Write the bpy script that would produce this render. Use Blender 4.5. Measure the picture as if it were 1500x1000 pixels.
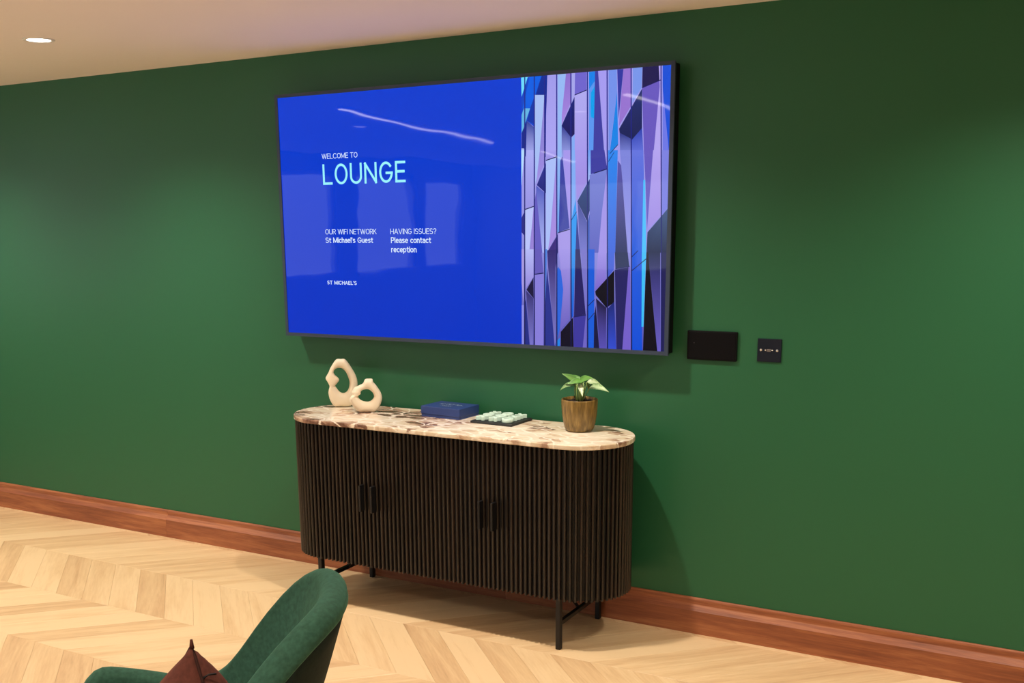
import bpy, bmesh, math, random
from mathutils import Vector, Matrix

# ------------------------------------------------------------------ clear
for o in list(bpy.data.objects):
    bpy.data.objects.remove(o)
random.seed(7)
scene = bpy.context.scene
COL = scene.collection

# ------------------------------------------------------------------ camera
F, YAW, PIT, ROL = 1578.754, 0.5226, 0.2140, -0.0110       # focal length in pixels of the 1500 px frame
CX, CY = -43.217, 168.813                                   # principal point offset (cropped photograph)
CAM = Vector((0.0, -4.0394, 1.64565))
fw = Vector((-math.sin(YAW)*math.cos(PIT), math.cos(YAW)*math.cos(PIT), -math.sin(PIT)))
r0 = Vector((math.cos(YAW), math.sin(YAW), 0))
u0 = r0.cross(fw)
rt = r0*math.cos(ROL) + u0*math.sin(ROL)
up = -r0*math.sin(ROL) + u0*math.cos(ROL)
cd = bpy.data.cameras.new('camera')
cam = bpy.data.objects.new('camera', cd)
COL.objects.link(cam)
cam.matrix_world = Matrix(((rt.x, up.x, -fw.x, CAM.x), (rt.y, up.y, -fw.y, CAM.y), (rt.z, up.z, -fw.z, CAM.z), (0, 0, 0, 1)))
cd.sensor_fit = 'HORIZONTAL'
cd.sensor_width = 36
cd.lens = F/1500*36
cd.shift_x = -CX/1500
cd.shift_y = CY/1500
cd.clip_start = 0.05
scene.camera = cam

def pj(P):
    d = Vector(P) - CAM
    z = d.dot(fw)
    return 750 + F*d.dot(rt)/z + CX, 500 - F*d.dot(up)/z + CY

def U(px, py, ax, v):
    """where the ray through a pixel meets the plane axis = v"""
    d = rt*((px-CX-750)/F) - up*((py-CY-500)/F) + fw
    t = (v - CAM[ax])/d[ax]
    return CAM + d*t

# ------------------------------------------------------------------ world, exposure, lamp levels
w = bpy.data.worlds.new('world')
scene.world = w
w.use_nodes = True
w.node_tree.nodes['Background'].inputs[0].default_value = (1.0, 0.93, 0.85, 1)
w.node_tree.nodes['Background'].inputs[1].default_value = 0.02
vs = scene.view_settings
vs.view_transform = 'Standard'
vs.look = 'None'
vs.gamma = 1
vs.exposure = 0.0
vs.use_curve_mapping = False

DOWN_W = 150.0            # watts of one ceiling downlight
STRIP_E = 22.0             # emission of the linear ceiling lights
WINDOW_E = 2.4            # emission of the daylight in the windows
WARM = (1.0, 0.88, 0.74)
CEIL = 2.3992
DOWN = [(-5.55, -0.87), (-3.909, -0.87), (-1.95, -0.76), (-0.10, -0.80), (1.75, -0.80),  # wall row; its two end lamps are unseen, added for lighting
        (-3.3, -3.3), (-1.4, -3.3), (-5.2, -3.3), (0.5, -3.3)]  # middle row: unseen lamps added to light the floor and armchair

# ------------------------------------------------------------------ helpers
def srgb(r, g, b):
    def f(c):
        c /= 255.0
        return c/12.92 if c <= 0.04045 else ((c+0.055)/1.055)**2.4
    return (f(r), f(g), f(b), 1.0)

def new_mat(name):
    m = bpy.data.materials.new(name)
    m.use_nodes = True
    return m, m.node_tree.nodes, m.node_tree.links, m.node_tree.nodes['Principled BSDF']

def plain(name, col, rough=0.5, metal=0.0, spec=0.5, noise=0.0, nscale=20.0, bump=0.0, bscale=200.0):
    m, N, L, B = new_mat(name)
    B.inputs['Base Color'].default_value = col
    B.inputs['Roughness'].default_value = rough
    B.inputs['Metallic'].default_value = metal
    B.inputs['Specular IOR Level'].default_value = spec
    tc = N.new('ShaderNodeTexCoord')
    if noise:
        nz = N.new('ShaderNodeTexNoise'); nz.inputs['Scale'].default_value = nscale; nz.inputs['Detail'].default_value = 4
        L.new(tc.outputs['Object'], nz.inputs['Vector'])
        mx = N.new('ShaderNodeMix'); mx.data_type = 'RGBA'
        mx.inputs[6].default_value = tuple(c*(1-noise) for c in col[:3]) + (1,)
        mx.inputs[7].default_value = tuple(min(1, c*(1+noise)) for c in col[:3]) + (1,)
        L.new(nz.outputs['Fac'], mx.inputs[0]); L.new(mx.outputs[2], B.inputs['Base Color'])
    if bump:
        nb = N.new('ShaderNodeTexNoise'); nb.inputs['Scale'].default_value = bscale; nb.inputs['Detail'].default_value = 3
        L.new(tc.outputs['Object'], nb.inputs['Vector'])
        bp = N.new('ShaderNodeBump'); bp.inputs['Strength'].default_value = bump; bp.inputs['Distance'].default_value = 0.002
        L.new(nb.outputs['Fac'], bp.inputs['Height']); L.new(bp.outputs['Normal'], B.inputs['Normal'])
    return m

def emit(name, col, strength):
    m, N, L, B = new_mat(name)
    B.inputs['Base Color'].default_value = (0.8, 0.8, 0.8, 1)
    B.inputs['Emission Color'].default_value = col
    B.inputs['Emission Strength'].default_value = strength
    return m

def wood(name, cols, along, stretch=14.0, scale=5.0, rough=0.4, rnd=0.0, bump=0.05, spec=0.5):
    """procedural wood; grain runs along a local direction given as an angle about z ('x','y','z' or radians)"""
    m, N, L, B = new_mat(name)
    tc = N.new('ShaderNodeTexCoord')
    oi = N.new('ShaderNodeObjectInfo')
    ad = N.new('ShaderNodeVectorMath'); ad.operation = 'MULTIPLY_ADD'
    cb = N.new('ShaderNodeCombineXYZ')
    for i in range(3): L.new(oi.outputs['Random'], cb.inputs[i])
    L.new(cb.outputs[0], ad.inputs[0]); ad.inputs[1].default_value = (37, 23, 11); L.new(tc.outputs['Object'], ad.inputs[2])
    src = ad.outputs[0]
    if not isinstance(along, str):
        mr = N.new('ShaderNodeMapping'); mr.inputs['Rotation'].default_value = (0, 0, -along)
        L.new(src, mr.inputs[0]); src = mr.outputs[0]; along = 'x'
    mp = N.new('ShaderNodeMapping')
    s = [stretch]*3; s['xyz'.index(along)] = 1.0
    mp.inputs['Scale'].default_value = s
    L.new(src, mp.inputs[0])
    n1 = N.new('ShaderNodeTexNoise'); n1.inputs['Scale'].default_value = scale*0.5; n1.inputs['Detail'].default_value = 6
    n1.inputs['Roughness'].default_value = 0.62; n1.inputs['Distortion'].default_value = 0.7
    L.new(mp.outputs[0], n1.inputs['Vector'])
    n2 = N.new('ShaderNodeTexNoise'); n2.inputs['Scale'].default_value = scale*3.5; n2.inputs['Detail'].default_value = 5
    L.new(mp.outputs[0], n2.inputs['Vector'])
    a = N.new('ShaderNodeMath'); a.operation = 'MULTIPLY_ADD'; a.inputs[1].default_value = 0.35; 
    L.new(n2.outputs['Fac'], a.inputs[0]); L.new(n1.outputs['Fac'], a.inputs[2])
    b = N.new('ShaderNodeMath'); b.operation = 'MULTIPLY_ADD'; b.inputs[1].default_value = rnd; 
    L.new(oi.outputs['Random'], b.inputs[0]); L.new(a.outputs[0], b.inputs[2])
    rp = N.new('ShaderNodeValToRGB')
    lo, hi = 0.42, 0.92 + rnd
    rp.color_ramp.elements[0].position = lo; rp.color_ramp.elements[0].color = cols[0]
    rp.color_ramp.elements[1].position = min(1, hi); rp.color_ramp.elements[1].color = cols[-1]
    for i, c in enumerate(cols[1:-1]):
        e = rp.color_ramp.elements.new(lo + (min(1, hi)-lo)*(i+1)/(len(cols)-1)); e.color = c
    L.new(b.outputs[0], rp.inputs[0]); L.new(rp.outputs[0], B.inputs['Base Color'])
    B.inputs['Roughness'].default_value = rough
    B.inputs['Specular IOR Level'].default_value = spec
    if bump:
        bp = N.new('ShaderNodeBump'); bp.inputs['Strength'].default_value = bump; bp.inputs['Distance'].default_value = 0.001
        L.new(n2.outputs['Fac'], bp.inputs['Height']); L.new(bp.outputs['Normal'], B.inputs['Normal'])
    return m

def mesh(name, verts, faces, mats=None, smooth=False, idx=None):
    me = bpy.data.meshes.new(name)
    me.from_pydata([tuple(v) for v in verts], [], faces)
    if mats is not None:
        for m in (mats if isinstance(mats, (list, tuple)) else [mats]): me.materials.append(m)
    if idx:
        for p, i in zip(me.polygons, idx): p.material_index = i
    bm = bmesh.new(); bm.from_mesh(me); bmesh.ops.recalc_face_normals(bm, faces=bm.faces); bm.to_mesh(me); bm.free()
    if smooth:
        for p in me.polygons: p.use_smooth = True
    me.update()
    return me

def link(name, me, parent=None, loc=None, rot=None):
    o = bpy.data.objects.new(name, me)
    COL.objects.link(o)
    if parent is not None: o.parent = parent
    if loc is not None: o.location = loc
    if rot is not None: o.rotation_euler = rot
    return o

def obj(name, verts, faces, mat, parent=None, smooth=False, loc=None, rot=None, idx=None):
    return link(name, mesh(name, verts, faces, mat, smooth, idx), parent, loc, rot)

def tag(o, label=None, cat=None, group=None, kind=None):
    if label: o['label'] = label
    if cat: o['category'] = cat
    if group: o['group'] = group
    if kind: o['kind'] = kind
    return o

def thing(name, label, cat, loc=(0, 0, 0), rotz=0.0, group=None):
    o = bpy.data.objects.new(name, None)
    o.empty_display_size = 0.05
    COL.objects.link(o)
    o.location = loc; o.rotation_euler = (0, 0, rotz)
    return tag(o, label, cat, group)

def bevel_mesh(me, width, seg=2):
    bm = bmesh.new(); bm.from_mesh(me)
    bmesh.ops.bevel(bm, geom=list(bm.edges), offset=width, segments=seg, affect='EDGES', profile=0.6)
    bm.to_mesh(me); bm.free()
    return me

def box_vf(x0, x1, y0, y1, z0, z1):
    v = [(x0, y0, z0), (x1, y0, z0), (x1, y1, z0), (x0, y1, z0), (x0, y0, z1), (x1, y0, z1), (x1, y1, z1), (x0, y1, z1)]
    f = [(0, 3, 2, 1), (4, 5, 6, 7), (0, 1, 5, 4), (1, 2, 6, 5), (2, 3, 7, 6), (3, 0, 4, 7)]
    return v, f

def box(name, x0, x1, y0, y1, z0, z1, mat, parent=None, bevel=0.0, seg=2):
    me = mesh(name, *box_vf(x0, x1, y0, y1, z0, z1), mat)
    if bevel: bevel_mesh(me, bevel, seg)
    return link(name, me, parent)

def lathe_vf(prof, n=40, cx=0, cy=0):
    v, f = [], []
    for r, z in prof:
        for k in range(n):
            a = 2*math.pi*k/n
            v.append((cx + r*math.cos(a), cy + r*math.sin(a), z))
    m = len(prof)
    for i in range(m-1):
        for k in range(n):
            f.append((i*n+k, i*n+(k+1) % n, (i+1)*n+(k+1) % n, (i+1)*n+k))
    f.append(tuple(range(n-1, -1, -1))); f.append(tuple((m-1)*n+k for k in range(n)))
    return v, f

def extrude_vf(pts, z0, z1):
    n = len(pts)
    v = [(x, y, z0) for x, y in pts] + [(x, y, z1) for x, y in pts]
    f = [tuple(range(n-1, -1, -1)), tuple(range(n, 2*n))] + [(i, (i+1) % n, n+(i+1) % n, n+i) for i in range(n)]
    return v, f

def tube_vf(path, rad, n=8, closed=False):
    """round tube along a path of points; rad number or list"""
    v, f = [], []
    P = [Vector(p) for p in path]; m = len(P)
    for i, p in enumerate(P):
        t = (P[(i+1) % m] - P[i-1]) if closed else (P[min(i+1, m-1)] - P[max(i-1, 0)])
        t.normalize()
        a = Vector((0, 0, 1)) if abs(t.z) < 0.9 else Vector((1, 0, 0))
        s = t.cross(a).normalized(); b = s.cross(t)
        r = rad[i] if isinstance(rad, (list, tuple)) else rad
        for k in range(n):
            an = 2*math.pi*k/n
            v.append(p + s*(r*math.cos(an)) + b*(r*math.sin(an)))
    for i in range(m if closed else m-1):
        for k in range(n):
            f.append((i*n+k, i*n+(k+1) % n, ((i+1) % m)*n+(k+1) % n, ((i+1) % m)*n+k))
    if not closed:
        f.append(tuple(range(n-1, -1, -1))); f.append(tuple((m-1)*n+k for k in range(n)))
    return v, f

# ------------------------------------------------------------------ materials
M = {}
def wall_paint():
    m, N, L, B = new_mat('green wall paint')
    B.inputs['Base Color'].default_value = srgb(36, 96, 63)
    B.inputs['Roughness'].default_value = 0.42
    B.inputs['Specular IOR Level'].default_value = 0.35
    tc = N.new('ShaderNodeTexCoord')
    nb = N.new('ShaderNodeTexNoise'); nb.inputs['Scale'].default_value = 160; nb.inputs['Detail'].default_value = 3
    L.new(tc.outputs['Object'], nb.inputs['Vector'])
    bp = N.new('ShaderNodeBump'); bp.inputs['Strength'].default_value = 0.06; bp.inputs['Distance'].default_value = 0.001
    L.new(nb.outputs['Fac'], bp.inputs['Height']); L.new(bp.outputs['Normal'], B.inputs['Normal'])
    return m
M['green'] = wall_paint()
M['ceiling'] = plain('white ceiling paint', (0.90, 0.855, 0.84, 1), 0.8, bump=0.03)
M['offwhite'] = plain('grey wall paint', (0.55, 0.54, 0.53, 1), 0.7, bump=0.03)
M['joint'] = plain('floor joint', srgb(150, 114, 72), 0.8)
oak = [srgb(178, 142, 104), srgb(200, 165, 124), srgb(213, 181, 138), srgb(223, 194, 152)]
M['oak_up'] = wood('oak plank rising', oak, math.radians(45), 11, 3.2, 0.40, 0.42, 0.04)
M['oak_dn'] = wood('oak plank falling', oak, math.radians(-45), 11, 3.2, 0.40, 0.42, 0.04)
M['walnut'] = wood('reddish walnut', [srgb(76, 40, 26), srgb(118, 64, 40), srgb(146, 84, 52), srgb(174, 110, 70)], 'x', 16, 3.0, 0.5, 0.25, 0.04)
M['slat'] = wood('dark stained slat', [srgb(10, 7, 6), srgb(19, 13, 11), srgb(36, 25, 20)], 'z', 12, 5.0, 0.30, 0.2, 0.05)
M['carcass'] = plain('black stained carcass', srgb(10, 8, 7), 0.7, noise=0.2)
M['metal'] = plain('black powder coated metal', srgb(20, 19, 20), 0.45, 0.3, noise=0.1)
M['bezel'] = plain('dark display frame', srgb(44, 58, 80), 0.45, 0.1, noise=0.05)
M['blackplastic'] = plain('black plastic', srgb(9, 9, 12), 0.6, spec=0.15, noise=0.1)
M['plate'] = plain('dark navy plate', srgb(20, 26, 40), 0.55, 0.0, spec=0.2, noise=0.05)
M['chrome'] = plain('bright screw metal', srgb(225, 225, 225), 0.25, 0.9, noise=0.05)
M['grey'] = plain('grey connector', srgb(110, 105, 105), 0.5, 0.3, noise=0.1)
M['ceramic'] = plain('cream matt ceramic', srgb(240, 226, 198), 0.6, noise=0.05, nscale=8, bump=0.05, bscale=120)
M['boxblue'] = plain('navy box card', srgb(36, 60, 122), 0.5, noise=0.06, nscale=40, bump=0.04, bscale=600)
M['silver'] = plain('silver foil', srgb(215, 222, 228), 0.3, 0.6, noise=0.05)
M['slate'] = plain('dark slate tray', srgb(28, 32, 34), 0.5, noise=0.2, nscale=30)
M['mint'] = plain('mint stone', srgb(204, 232, 220), 0.4, noise=0.10, nscale=60)
M['soil'] = plain('dark soil', srgb(38, 27, 20), 0.95, noise=0.5, nscale=120, bump=0.8, bscale=160)
M['stem'] = plain('pale plant stalk', srgb(140, 168, 96), 0.5, noise=0.15)
M['velvet'] = None
def velvet(name, col, sheen):
    m, N, L, B = new_mat(name)
    tc = N.new('ShaderNodeTexCoord')
    nz = N.new('ShaderNodeTexNoise'); nz.inputs['Scale'].default_value = 90; nz.inputs['Detail'].default_value = 5
    L.new(tc.outputs['Object'], nz.inputs['Vector'])
    rp = N.new('ShaderNodeValToRGB')
    rp.color_ramp.elements[0].position = 0.3; rp.color_ramp.elements[0].color = tuple(c*0.75 for c in col[:3]) + (1,)
    rp.color_ramp.elements[1].position = 0.75; rp.color_ramp.elements[1].color = tuple(c*1.25 for c in col[:3]) + (1,)
    L.new(nz.outputs['Fac'], rp.inputs[0]); L.new(rp.outputs[0], B.inputs['Base Color'])
    B.inputs['Roughness'].default_value = 0.85
    B.inputs['Specular IOR Level'].default_value = 0.2
    B.inputs['Sheen Weight'].default_value = sheen
    B.inputs['Sheen Roughness'].default_value = 0.4
    B.inputs['Sheen Tint'].default_value = tuple(min(1, c*4) for c in col[:3]) + (1,)
    nb = N.new('ShaderNodeTexNoise'); nb.inputs['Scale'].default_value = 700
    L.new(tc.outputs['Object'], nb.inputs['Vector'])
    bp = N.new('ShaderNodeBump'); bp.inputs['Strength'].default_value = 0.25; bp.inputs['Distance'].default_value = 0.001
    L.new(nb.outputs['Fac'], bp.inputs['Height']); L.new(bp.outputs['Normal'], B.inputs['Normal'])
    return m
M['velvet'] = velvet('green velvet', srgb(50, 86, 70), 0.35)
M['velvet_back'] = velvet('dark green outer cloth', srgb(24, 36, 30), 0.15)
M['brown'] = velvet('chocolate brown cloth', srgb(92, 50, 40), 0.25)
M['piping'] = velvet('dark brown piping', srgb(58, 32, 26), 0.1)

def marble_mat():
    m, N, L, B = new_mat('cream and brown marble')
    tc = N.new('ShaderNodeTexCoord')
    mp = N.new('ShaderNodeMapping'); mp.inputs['Rotation'].default_value = (0, 0, 0.5); mp.inputs['Scale'].default_value = (1.0, 1.6, 1.3)
    L.new(tc.outputs['Object'], mp.inputs[0])
    nw = N.new('ShaderNodeTexNoise'); nw.inputs['Scale'].default_value = 5; nw.inputs['Detail'].default_value = 5
    L.new(mp.outputs[0], nw.inputs['Vector'])
    wv = N.new('ShaderNodeMix'); wv.data_type = 'VECTOR'; wv.inputs[0].default_value = 0.16
    L.new(mp.outputs[0], wv.inputs[4]); L.new(nw.outputs['Color'], wv.inputs[5])
    # breccia patches
    vc = N.new('ShaderNodeTexVoronoi'); vc.inputs['Scale'].default_value = 12; vc.feature = 'F1'
    L.new(wv.outputs[1], vc.inputs['Vector'])
    sx = N.new('ShaderNodeSeparateColor'); L.new(vc.outputs['Color'], sx.inputs[0])
    # broad zones of brown
    nz = N.new('ShaderNodeTexNoise'); nz.inputs['Scale'].default_value = 4.2; nz.inputs['Detail'].default_value = 6; nz.inputs['Distortion'].default_value = 1.2
    L.new(mp.outputs[0], nz.inputs['Vector'])
    ml = N.new('ShaderNodeMath'); ml.operation = 'MULTIPLY_ADD'; ml.inputs[1].default_value = 0.26
    L.new(sx.outputs[0], ml.inputs[0]); L.new(nz.outputs['Fac'], ml.inputs[2])
    nf = N.new('ShaderNodeTexNoise'); nf.inputs['Scale'].default_value = 28; nf.inputs['Detail'].default_value = 6
    L.new(wv.outputs[1], nf.inputs['Vector'])
    m2 = N.new('ShaderNodeMath'); m2.operation = 'MULTIPLY_ADD'; m2.inputs[1].default_value = 0.32
    L.new(nf.outputs['Fac'], m2.inputs[0]); L.new(ml.outputs[0], m2.inputs[2])
    sxy = N.new('ShaderNodeSeparateXYZ'); L.new(tc.outputs['Object'], sxy.inputs[0])
    m3 = N.new('ShaderNodeMath'); m3.operation = 'MULTIPLY_ADD'; m3.inputs[1].default_value = -0.12
    L.new(sxy.outputs[0], m3.inputs[0]); L.new(m2.outputs[0], m3.inputs[2]); m2 = m3
    rp = N.new('ShaderNodeValToRGB'); cr = rp.color_ramp
    cr.elements[0].position = 0.62; cr.elements[0].color = srgb(226, 214, 192)
    cr.elements[1].position = 1.0; cr.elements[1].color = srgb(112, 80, 66)
    for p, c in ((0.77, (218, 200, 172)), (0.85, (196, 168, 142)), (0.92, (156, 122, 102))):
        e = cr.elements.new(p); e.color = srgb(*c)
    L.new(m2.outputs[0], rp.inputs[0])
    # pale veins along the patch borders
    ve = N.new('ShaderNodeTexVoronoi'); ve.inputs['Scale'].default_value = 11; ve.feature = 'DISTANCE_TO_EDGE'
    L.new(wv.outputs[1], ve.inputs['Vector'])
    vr = N.new('ShaderNodeValToRGB'); vr.color_ramp.elements[0].position = 0.02; vr.color_ramp.elements[0].color = (1, 1, 1, 1)
    vr.color_ramp.elements[1].position = 0.07; vr.color_ramp.elements[1].color = (0, 0, 0, 1)
    L.new(ve.outputs['Distance'], vr.inputs[0])
    mx = N.new('ShaderNodeMix'); mx.data_type = 'RGBA'; mx.inputs[7].default_value = srgb(242, 232, 214)
    L.new(vr.outputs[0], mx.inputs[0]); L.new(rp.outputs[0], mx.inputs[6]); L.new(mx.outputs[2], B.inputs['Base Color'])
    B.inputs['Roughness'].default_value = 0.22
    return m
M['marble'] = marble_mat()

def pot_mat():
    m, N, L, B = new_mat('mustard reactive glaze')
    tc = N.new('ShaderNodeTexCoord')
    mp = N.new('ShaderNodeMapping'); mp.inputs['Scale'].default_value = (30, 30, 5)
    L.new(tc.outputs['Object'], mp.inputs[0])
    nz = N.new('ShaderNodeTexNoise'); nz.inputs['Scale'].default_value = 3.0; nz.inputs['Detail'].default_value = 6
    L.new(mp.outputs[0], nz.inputs['Vector'])
    rp = N.new('ShaderNodeValToRGB')
    rp.color_ramp.elements[0].position = 0.3; rp.color_ramp.elements[0].color = srgb(84, 66, 32)
    rp.color_ramp.elements[1].position = 0.75; rp.color_ramp.elements[1].color = srgb(158, 130, 74)
    e = rp.color_ramp.elements.new(0.52); e.color = srgb(126, 100, 50)
    L.new(nz.outputs['Fac'], rp.inputs[0]); L.new(rp.outputs[0], B.inputs['Base Color'])
    B.inputs['Roughness'].default_value = 0.3
    return m
M['pot'] = pot_mat()

def leaf_mat():
    m, N, L, B = new_mat('variegated leaf')
    at = N.new('ShaderNodeAttribute'); at.attribute_name = 'leafcol'
    L.new(at.outputs['Color'], B.inputs['Base Color'])
    B.inputs['Roughness'].default_value = 0.4
    B.inputs['Transmission Weight'].default_value = 0.0
    return m
M['leaf'] = leaf_mat()

def screen_mat():
    m, N, L, B = new_mat('lit blue display')
    tc = N.new('ShaderNodeTexCoord')
    sp = N.new('ShaderNodeSeparateXYZ'); L.new(tc.outputs['Generated'], sp.inputs[0])
    rp = N.new('ShaderNodeValToRGB')
    rp.color_ramp.elements[0].color = srgb(0, 50, 196); rp.color_ramp.elements[1].color = srgb(0, 60, 210)
    L.new(sp.outputs[2], rp.inputs[0])
    B.inputs['Base Color'].default_value = (0.004, 0.004, 0.006, 1)
    L.new(rp.outputs[0], B.inputs['Emission Color'])
    B.inputs['Emission Strength'].default_value = 1.0
    return glass_front(m)

def glass_front(m):
    """slightly wavy glossy cover glass"""
    N, L = m.node_tree.nodes, m.node_tree.links
    B = N['Principled BSDF']
    B.inputs['Roughness'].default_value = 0.025
    B.inputs['Specular IOR Level'].default_value = 0.17
    tc = N.new('ShaderNodeTexCoord')
    mp = N.new('ShaderNodeMapping'); mp.inputs['Scale'].default_value = (2.2, 1, 3.0)
    L.new(tc.outputs['Object'], mp.inputs[0])
    nz = N.new('ShaderNodeTexNoise'); nz.inputs['Scale'].default_value = 1.6; nz.inputs['Detail'].default_value = 1
    L.new(mp.outputs[0], nz.inputs['Vector'])
    bp = N.new('ShaderNodeBump'); bp.inputs['Strength'].default_value = 0.35; bp.inputs['Distance'].default_value = 0.0025
    L.new(nz.outputs['Fac'], bp.inputs['Height']); L.new(bp.outputs['Normal'], B.inputs['Normal'])
    return m
M['screen'] = screen_mat()

def picture_mat():
    m, N, L, B = new_mat('displayed picture')
    at = N.new('ShaderNodeAttribute'); at.attribute_name = 'pic'
    B.inputs['Base Color'].default_value = (0.004, 0.004, 0.006, 1)
    L.new(at.outputs['Color'], B.inputs['Emission Color'])
    B.inputs['Emission Strength'].default_value = 1.0
    return glass_front(m)
M['picture'] = picture_mat()
M['text_mint'] = emit('displayed mint lettering', srgb(150, 240, 250), 1.0)
M['text_white'] = emit('displayed white lettering', srgb(215, 232, 255), 1.0)
for k in ('text_mint', 'text_white'):
    M[k].node_tree.nodes['Principled BSDF'].inputs['Base Color'].default_value = (0.01, 0.01, 0.01, 1)
M['lamp'] = emit('lit lamp lens', (1.0, 0.93, 0.84, 1), 14.0)
M['strip'] = emit('lit linear diffuser', (1.0, 0.92, 0.82, 1), STRIP_E)
M['day'] = emit('daylight in the window', (0.78, 0.90, 1.0, 1), WINDOW_E)
M['trimwhite'] = plain('white lamp trim', (0.8, 0.8, 0.78, 1), 0.4, noise=0.03)

# ------------------------------------------------------------------ the room
XL, XR, YF = -7.6, 3.2, -9.2
def struct(o): return tag(o, kind='structure')
struct(box('wall_back', XL, XR, 0.0, 0.12, 0, CEIL, M['green']))
struct(box('wall_right', XR, XR+0.12, YF, 0.12, 0, CEIL, M['offwhite']))
fv, ff_ = [], []
for q in ((XL-0.12, -6.4, YF-0.12, YF, 0, CEIL), (-4.2, XR+0.12, YF-0.12, YF, 0, CEIL), (-6.4, -4.2, YF-0.12, YF, 0, 1.0), (-6.4, -4.2, YF-0.12, YF, 2.1, CEIL)):
    v, f = box_vf(*q); n = len(fv); fv += v; ff_ += [tuple(i+n for i in p) for p in f]
struct(obj('wall_front', fv, ff_, M['offwhite']))
win5 = struct(box('window_6', -6.4, -4.2, YF-0.10, YF-0.09, 1.0, 2.1, M['day']))
for q in ((-6.4, -6.35), (-5.32, -5.27), (-4.25, -4.2)):
    box('frame_bar', q[0], q[1], YF-0.09, YF-0.03, 1.0, 2.1, M['trimwhite'], win5)
box('window_sill', -6.4, -4.2, YF-0.09, YF+0.03, 1.0, 1.03, M['trimwhite'], win5)
struct(box('ceiling', XL-0.12, XR+0.12, YF-0.12, 0.12, CEIL, CEIL+0.12, M['ceiling']))
# left wall with tall windows, seen only as reflections in the display and as a sheen on the green paint
bays = [(-8.9, -7.9), (-7.7, -6.5), (-6.1, -5.0), (-4.8, -3.9), (-2.9, -1.5)]
wv, wf = [], []
def addbox(*a):
    v, f = box_vf(*a); n = len(wv)
    wv.extend(v); wf.extend([tuple(i+n for i in q) for q in f])
edges = [YF] + [e for b in bays for e in b] + [0.12]
for a, b in zip(edges[0::2], edges[1::2]): addbox(XL-0.12, XL, a, b, 0, CEIL)
for a, b in bays:
    addbox(XL-0.12, XL, a, b, 0, 1.05); addbox(XL-0.12, XL, a, b, 2.2, CEIL)
struct(obj('wall_left', wv, wf, M['offwhite']))
for i, (a, b) in enumerate(bays):
    win = struct(box('window_%d' % (i+1), XL-0.10, XL-0.09, a, b, 1.05, 2.2, M['day']))
    for nm, q in (('frame_bar', (XL-0.09, XL-0.03, a, a+0.05, 1.05, 2.2)), ('frame_bar', (XL-0.09, XL-0.03, b-0.05, b, 1.05, 2.2)),
                  ('frame_bar', (XL-0.09, XL-0.03, a, b, 2.15, 2.2)), ('window_sill', (XL-0.09, XL+0.03, a, b, 1.05, 1.09))):
        box(nm, *q, M['trimwhite'], win)

# floor: oak chevron, columns parallel to the green wall
PITCH, COLW, APEX = 0.172, 0.44, -3.125
floor = struct(box('floor', XL-0.12, XR+0.12, YF-0.12, 0.12, -0.06, -0.0125, M['joint']))
def plank_vf(h, slope):
    """parallelogram plank: y from 0 to h, shifted in x by slope*y; worn edges eased"""
    g, c, t = 0.00025, 0.0007, 0.012
    gx = g*1.5
    def ring(ins, z):
        ix = ins*1.42
        return [(gx+ix+slope*(g+ins), g+ins, z), (PITCH-gx-ix+slope*(g+ins), g+ins, z),
                (PITCH-gx-ix+slope*(h-g-ins), h-g-ins, z), (gx+ix+slope*(h-g-ins), h-g-ins, z)]
    v = ring(0, -t) + ring(0, -c*0.7) + ring(c, 0.0)
    f = [(8, 9, 10, 11)] + [(i, (i+1) % 4, 4+(i+1) % 4, 4+i) for i in range(4)] + [(4+i, 4+(i+1) % 4, 8+(i+1) % 4, 8+i) for i in range(4)]
    return v, f
pm = {}
for key, (h, s) in dict(up=(COLW, 1), dn=(COLW, -1), edge=(0.055, -1)).items():
    pm[key] = mesh('plank', *plank_vf(h, s), M['oak_up'] if s > 0 else M['oak_dn'])
rest = {'up': ([], []), 'dn': ([], [])}
def plank(x, y, key):
    h = 0.055 if key == 'edge' else COLW
    s = 1 if key == 'up' else -1
    cs = [(x, y), (x+PITCH, y), (x+s*h, y+h), (x+PITCH+s*h, y+h), (x+PITCH/2+s*h/2, y+h/2)]
    vis = False
    for a, b in cs:
        if (Vector((a, b, 0))-CAM).dot(fw) > 0.3:
            u, v = pj((a, b, 0))
            if -60 < u < 1560 and 0 < v < 1060: vis = True
    if vis:
        link('plank', pm[key], floor, (x, y, 0))
    else:
        vv, ff = rest['up' if key == 'up' else 'dn']; n = len(vv)
        pv, pf = plank_vf(h, s)
        vv.extend([(p[0]+x, p[1]+y, p[2]) for p in pv]); ff.extend([tuple(i+n for i in q) for q in pf])
k0, k1 = -26, 36
for k in range(k0, k1):
    xa = APEX + PITCH*k
    plank(xa+COLW, -0.055, 'edge')
    for c in range(20):
        y1 = -0.055 - COLW*c                      # far edge of the column
        if c % 2 == 0: plank(xa, y1-COLW, 'up')    # x grows away from the camera
        else: plank(xa+COLW, y1-COLW, 'dn')
for key, (vv, ff) in rest.items():
    tag(obj('floor_planks', vv, ff, M['oak_'+key], floor), kind='stuff')

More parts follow.
